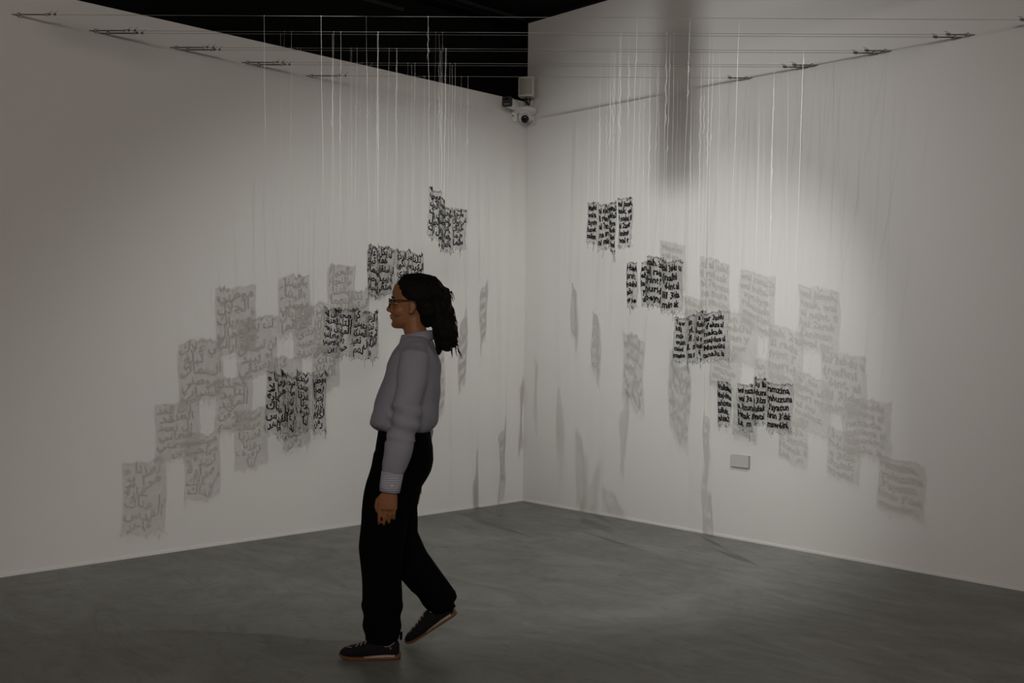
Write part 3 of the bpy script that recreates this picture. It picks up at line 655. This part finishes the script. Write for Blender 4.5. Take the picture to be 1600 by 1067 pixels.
def visitor():
    root = empty('person', W(-0.5899, 4.5690, 0.0)); tag(root, 'walking person in pale striped shirt, black trousers, ponytail and glasses', 'person')
    # ---- body: one continuous surface
    mb = MB()
    slices(mb, [(1.425, 0.082, 0.125, 0.020), (1.434, 0.070, 0.145, 0.032), (1.448, 0.063, 0.170, 0.045), (1.468, 0.062, 0.195, 0.053), (1.488, 0.063, 0.215, 0.058), (1.508, 0.066, 0.232, 0.064),
                (1.530, 0.070, 0.245, 0.069), (1.556, 0.062, 0.252, 0.072), (1.585, 0.061, 0.255, 0.073), (1.612, 0.070, 0.250, 0.069), (1.636, 0.090, 0.235, 0.058), (1.652, 0.125, 0.205, 0.035)], n=32)
    mb.tube([(0.070, 0, 1.545), (0.058, 0, 1.527), (0.048, 0, 1.511)], [0.009, 0.010, 0.011], 10); mb.ell((0.048, 0, 1.507), (0.0125, 0.012, 0.010)); mb.ell((0.058, 0, 1.503), (0.013, 0.018, 0.009))
    mb.ell((0.064, 0, 1.482), (0.011, 0.022, 0.0075)); mb.ell((0.066, 0, 1.470), (0.011, 0.020, 0.0075)); mb.ell((0.080, 0, 1.443), (0.022, 0.024, 0.018))
    for sg in (-1, 1):
        mb.ell((0.076, sg*0.034, 1.551), (0.012, 0.026, 0.007)); mb.ell((0.096, sg*0.042, 1.500), (0.026, 0.020, 0.024))
        mb.ell((0.158, sg*0.074, 1.520), (0.016, 0.008, 0.028)); mb.ell((0.152, sg*0.075, 1.497), (0.010, 0.007, 0.011))
    limb(mb, [(0.185, 0, 1.33, 0.06, 0.075), (0.175, 0, 1.38, 0.052, 0.058), (0.160, 0, 1.43, 0.049, 0.052), (0.155, 0, 1.48, 0.05, 0.052)])
    slices(mb, [(0.84, 0.05, 0.20, 0.12), (0.95, 0.055, 0.19, 0.115), (1.10, 0.07, 0.22, 0.12), (1.25, 0.085, 0.24, 0.145), (1.33, 0.11, 0.235, 0.145), (1.36, 0.14, 0.22, 0.08)])
    for sg, ex, wx, wz in ((-1, 0.148, 0.0835, 0.745), (1, 0.19, 0.15, 0.75)):
        limb(mb, [(0.185, sg*0.13, 1.325, 0.042, 0.04), (0.180, sg*0.185, 1.27, 0.040, 0.038), (ex, sg*0.205, 1.035, 0.034, 0.034), ((ex+wx)/2, sg*0.205, 0.89, 0.031, 0.029), (wx, sg*0.205, wz+0.02, 0.026, 0.020), (wx, sg*0.205, wz-0.01, 0.027, 0.019)])
        hand(mb, wx, sg*0.205, wz, -sg)
    limb(mb, [(0.12, -0.075, 0.88, 0.07, 0.07), (0.05, -0.08, 0.66, 0.062, 0.062), (0.03, -0.082, 0.48, 0.05, 0.05), (0.05, -0.085, 0.28, 0.045, 0.045), (0.075, -0.088, 0.10, 0.032, 0.03), (0.07, -0.088, 0.055, 0.034, 0.026)])
    limb(mb, [(0.12, 0.075, 0.88, 0.07, 0.07), (0.09, 0.08, 0.66, 0.062, 0.062), (0.085, 0.082, 0.49, 0.05, 0.05), (0.185, 0.085, 0.34, 0.045, 0.045), (0.300, 0.088, 0.205, 0.032, 0.03), (0.318, 0.088, 0.165, 0.03, 0.026)])
    remeshed(mb, 'body', 'skin', root, 0.0038, 4, 0.5)
    # ---- face details
    for sg in (-1, 1):
        MB().ell((0.086, sg*0.034, 1.534), (0.012, 0.013, 0.0065), 14, 8).build('eye', 'eye', root, True)
        MB().ell((0.0745, sg*0.0345, 1.534), (0.0035, 0.0055, 0.0055), 10, 6).build('iris', 'iris', root, True)
        MB().tube([(0.066, sg*0.016, 1.556), (0.064, sg*0.034, 1.562), (0.078, sg*0.054, 1.558)], [0.003, 0.0035, 0.002], 6).build('eyebrow', 'hair', root, True)
    MB().ell((0.0565, 0, 1.4815), (0.006, 0.019, 0.0045)).build('upper_lip', 'lip', root, True)
    MB().ell((0.059, 0, 1.4715), (0.006, 0.017, 0.0050)).build('lower_lip', 'lip', root, True)
    g = empty('glasses', (0, 0, 0), 0); g.parent = root
    for sg in (-1, 1):
        pts = [(0.052+0.004*abs(math.cos(q)), sg*(0.036+0.025*math.cos(q)), 1.536+0.019*math.sin(q)) for q in [2*math.pi*k/20 for k in range(21)]]
        MB().tube(pts, 0.0022, 6).build('rim', 'darkp', g, True)
        MB().tube([(0.056, sg*0.061, 1.547), (0.062, sg*0.076, 1.549), (0.155, sg*0.0815, 1.545), (0.172, sg*0.081, 1.53)], 0.0024, 6).build('temple', 'darkp', g, True)
    MB().tube([(0.054, -0.011, 1.541), (0.047, 0, 1.545), (0.054, 0.011, 1.541)], 0.002, 6).build('bridge', 'darkp', g, True)
    # ---- hair
    mb = MB()
    mb.ell((0.184, 0, 1.582), (0.110, 0.087, 0.086), 28, 18); mb.ell((0.152, 0, 1.590), (0.080, 0.074, 0.078), 28, 18); mb.ell((0.222, 0, 1.518), (0.050, 0.076, 0.085), 24, 16); mb.ell((0.195, 0, 1.535), (0.046, 0.080, 0.050), 24, 14)
    mb.tube([(0.235, 0, 1.590), (0.262, -0.004, 1.572), (0.272, -0.006, 1.535), (0.278, -0.008, 1.49), (0.288, -0.010, 1.44), (0.298, -0.012, 1.39), (0.300, -0.012, 1.355), (0.306, -0.012, 1.330)], [0.045, 0.058, 0.057, 0.050, 0.054, 0.052, 0.040, 0.016], 18)
    rnd = random.Random(3)
    for k in range(46):
        t = rnd.random(); z = 1.58-0.25*t; x = 0.270+0.036*t; an = rnd.uniform(0, 6.28); rr = 0.046-0.008*t
        mb.ell((x+rr*math.cos(an), -0.008+rr*math.sin(an), z), (0.014, 0.014, 0.018), 8, 6)
    def curl(np, x, y, z):
        return np.where((x > 0.245) | (z < 1.5), 0.0035, 0.0016)*(np.sin(95*x+40*z)+np.sin(110*y-70*z))
    remeshed(mb, 'hair', 'hair', root, 0.005, 2, 0.4, curl)
    MB().torus((0.252, -0.003, 1.575), 0.04, 0.008, 'x', 20, 8).build('hair_tie', 'darkp', root, True)
    mb = MB()
    for k in range(34):
        t = rnd.random(); an = rnd.uniform(-1.2, 1.6); z = 1.60-0.27*t; x = 0.275+0.036*t
        q0 = rnd.uniform(0, 6); mb.tube([(x+(0.045+0.004*j)*math.cos(an), -0.008+0.045*math.sin(an)+0.005*math.sin(j*1.2+q0), z-0.011*j+0.006*math.cos(j*1.1+q0)) for j in range(5)], [0.003, 0.0026, 0.002, 0.0014, 0.0008], 5)
    tag(mb.build('curls', 'hair', root, True), kind='stuff')
    # ---- shirt
    mb = MB()
    slices(mb, [(0.975, 0.010, 0.236, 0.150), (0.990, -0.012, 0.252, 0.164), (1.010, -0.026, 0.262, 0.172), (1.045, -0.022, 0.268, 0.176), (1.09, -0.010, 0.272, 0.176), (1.15, 0.012, 0.276, 0.178), (1.21, 0.032, 0.277, 0.184),
                (1.27, 0.048, 0.274, 0.190), (1.32, 0.070, 0.262, 0.186), (1.352, 0.092, 0.248, 0.158), (1.378, 0.108, 0.236, 0.110), (1.396, 0.116, 0.228, 0.076)], n=36, pw=2.3)
    limb(mb, [(0.175, -0.12, 1.345, 0.05, 0.03), (0.180, -0.172, 1.310, 0.062, 0.048), (0.172, -0.200, 1.235, 0.064, 0.056), (0.160, -0.206, 1.13, 0.060, 0.056), (0.146, -0.207, 1.03, 0.060, 0.056), (0.122, -0.207, 0.93, 0.060, 0.054), (0.102, -0.206, 0.85, 0.054, 0.048), (0.095, -0.206, 0.815, 0.047, 0.040)])
    limb(mb, [(0.175, 0.12, 1.345, 0.05, 0.03), (0.180, 0.172, 1.310, 0.062, 0.048), (0.182, 0.200, 1.235, 0.064, 0.056), (0.187, 0.206, 1.13, 0.060, 0.056), (0.188, 0.207, 1.03, 0.058, 0.056), (0.175, 0.207, 0.93, 0.056, 0.054), (0.162, 0.206, 0.85, 0.052, 0.048), (0.157, 0.206, 0.815, 0.047, 0.040)])
    def folds(np, x, y, z):
        d_ = 0.0030*np.sin(30*z+22*x+9*np.sin(7*y))+0.0022*np.sin(52*z-30*x+14*y)
        d_ = d_+np.where((z < 1.06) & (abs(y) < 0.16), 0.0036*np.sin(46*x+30*y)*(1.06-z)/0.08, 0)
        return d_+np.where((abs(y) > 0.165) & (z > 0.95) & (z < 1.12), 0.004*np.sin(95*z+30*x), 0)
    remeshed(mb, 'shirt', 'shirt', root, 0.0065, 3, 0.5, folds)
    band('collar', 'shirt', root, 0.172, 0, 0.060, 0.066, 1.365, 1.408, 0.009, 0.006, 0.012, gap=0.12)
    band('collar_fold', 'shirt', root, 0.172, 0, 0.074, 0.082, 1.366, 1.408, 0.006, 0.012, 0.012, gap=0.25)
    for sg, x0, x1, z0, z1 in ((-1, 0.0835, 0.095, 0.738, 0.822), (1, 0.150, 0.157, 0.743, 0.822)):
        mb = MB(); limb(mb, [(x0, sg*0.206, z0, 0.043, 0.036), (x0+0.002, sg*0.206, z0+0.02, 0.045, 0.038), (x1, sg*0.206, z1, 0.047, 0.040)], 24); mb.build('cuff', 'cuff', root, True)
        MB().cyl((x0+0.014, sg*0.243, z0+0.032), (x0+0.014, sg*0.2465, z0+0.032), 0.0055, None, 12).build('cuff_button', 'button', root)
    # ---- trousers
    mb = MB()
    slices(mb, [(0.985, 0.006, 0.234, 0.152), (0.95, 0.004, 0.240, 0.160), (0.90, 0.000, 0.250, 0.172), (0.85, -0.002, 0.250, 0.178), (0.80, -0.006, 0.238, 0.178), (0.76, -0.010, 0.220, 0.172), (0.73, -0.012, 0.205, 0.165)], n=36, pw=2.3)
    limb(mb, [(0.115, -0.085, 0.86, 0.118, 0.088), (0.078, -0.086, 0.74, 0.112, 0.090), (0.050, -0.088, 0.62, 0.104, 0.088), (0.036, -0.090, 0.48, 0.094, 0.086), (0.040, -0.090, 0.34, 0.088, 0.082), (0.044, -0.090, 0.20, 0.083, 0.078), (0.046, -0.090, 0.082, 0.079, 0.074)], 28)
    limb(mb, [(0.115, 0.085, 0.86, 0.118, 0.088), (0.090, 0.086, 0.74, 0.108, 0.090), (0.078, 0.088, 0.62, 0.096, 0.088), (0.090, 0.090, 0.49, 0.088, 0.084), (0.145, 0.090, 0.38, 0.086, 0.080), (0.215, 0.090, 0.295, 0.080, 0.076), (0.282, 0.090, 0.215, 0.074, 0.072), (0.310, 0.090, 0.178, 0.070, 0.070)], 28)
    def tfold(np, x, y, z):
        return 0.0028*np.sin(24*z+30*x+20*y)+np.where(z < 0.25, 0.004*np.sin(70*z+20*y), 0)
    remeshed(mb, 'trousers', 'trouser', root, 0.0075, 3, 0.5, tfold)
    MB().box((0.126, -0.09, 0.098), (0.010, 0.03, 0.030), 0, 0.003).build('hem_tab', 'trouser', root)
    mb = MB(); limb(mb, [(0.262, 0.088, 0.255, 0.040, 0.038), (0.300, 0.088, 0.205, 0.036, 0.034), (0.322, 0.088, 0.165, 0.034, 0.030)]); mb.build('sock', 'trouser', root, True)
    mb = MB(); limb(mb, [(0.072, -0.088, 0.16, 0.040, 0.037), (0.075, -0.088, 0.10, 0.036, 0.034), (0.070, -0.088, 0.06, 0.037, 0.030)]); mb.build('sock', 'trouser', root, True)
    shoe(root, -0.137, -0.09, 0.0, 0.0)
    shoe(root, 0.140, 0.09, R(33), 0.004)
    MB().torus((0.0835+0.001, -0.207, 0.643), 0.0096, 0.0016, 'z', 18, 6).build('ring', 'gold', root, True)
visitor()
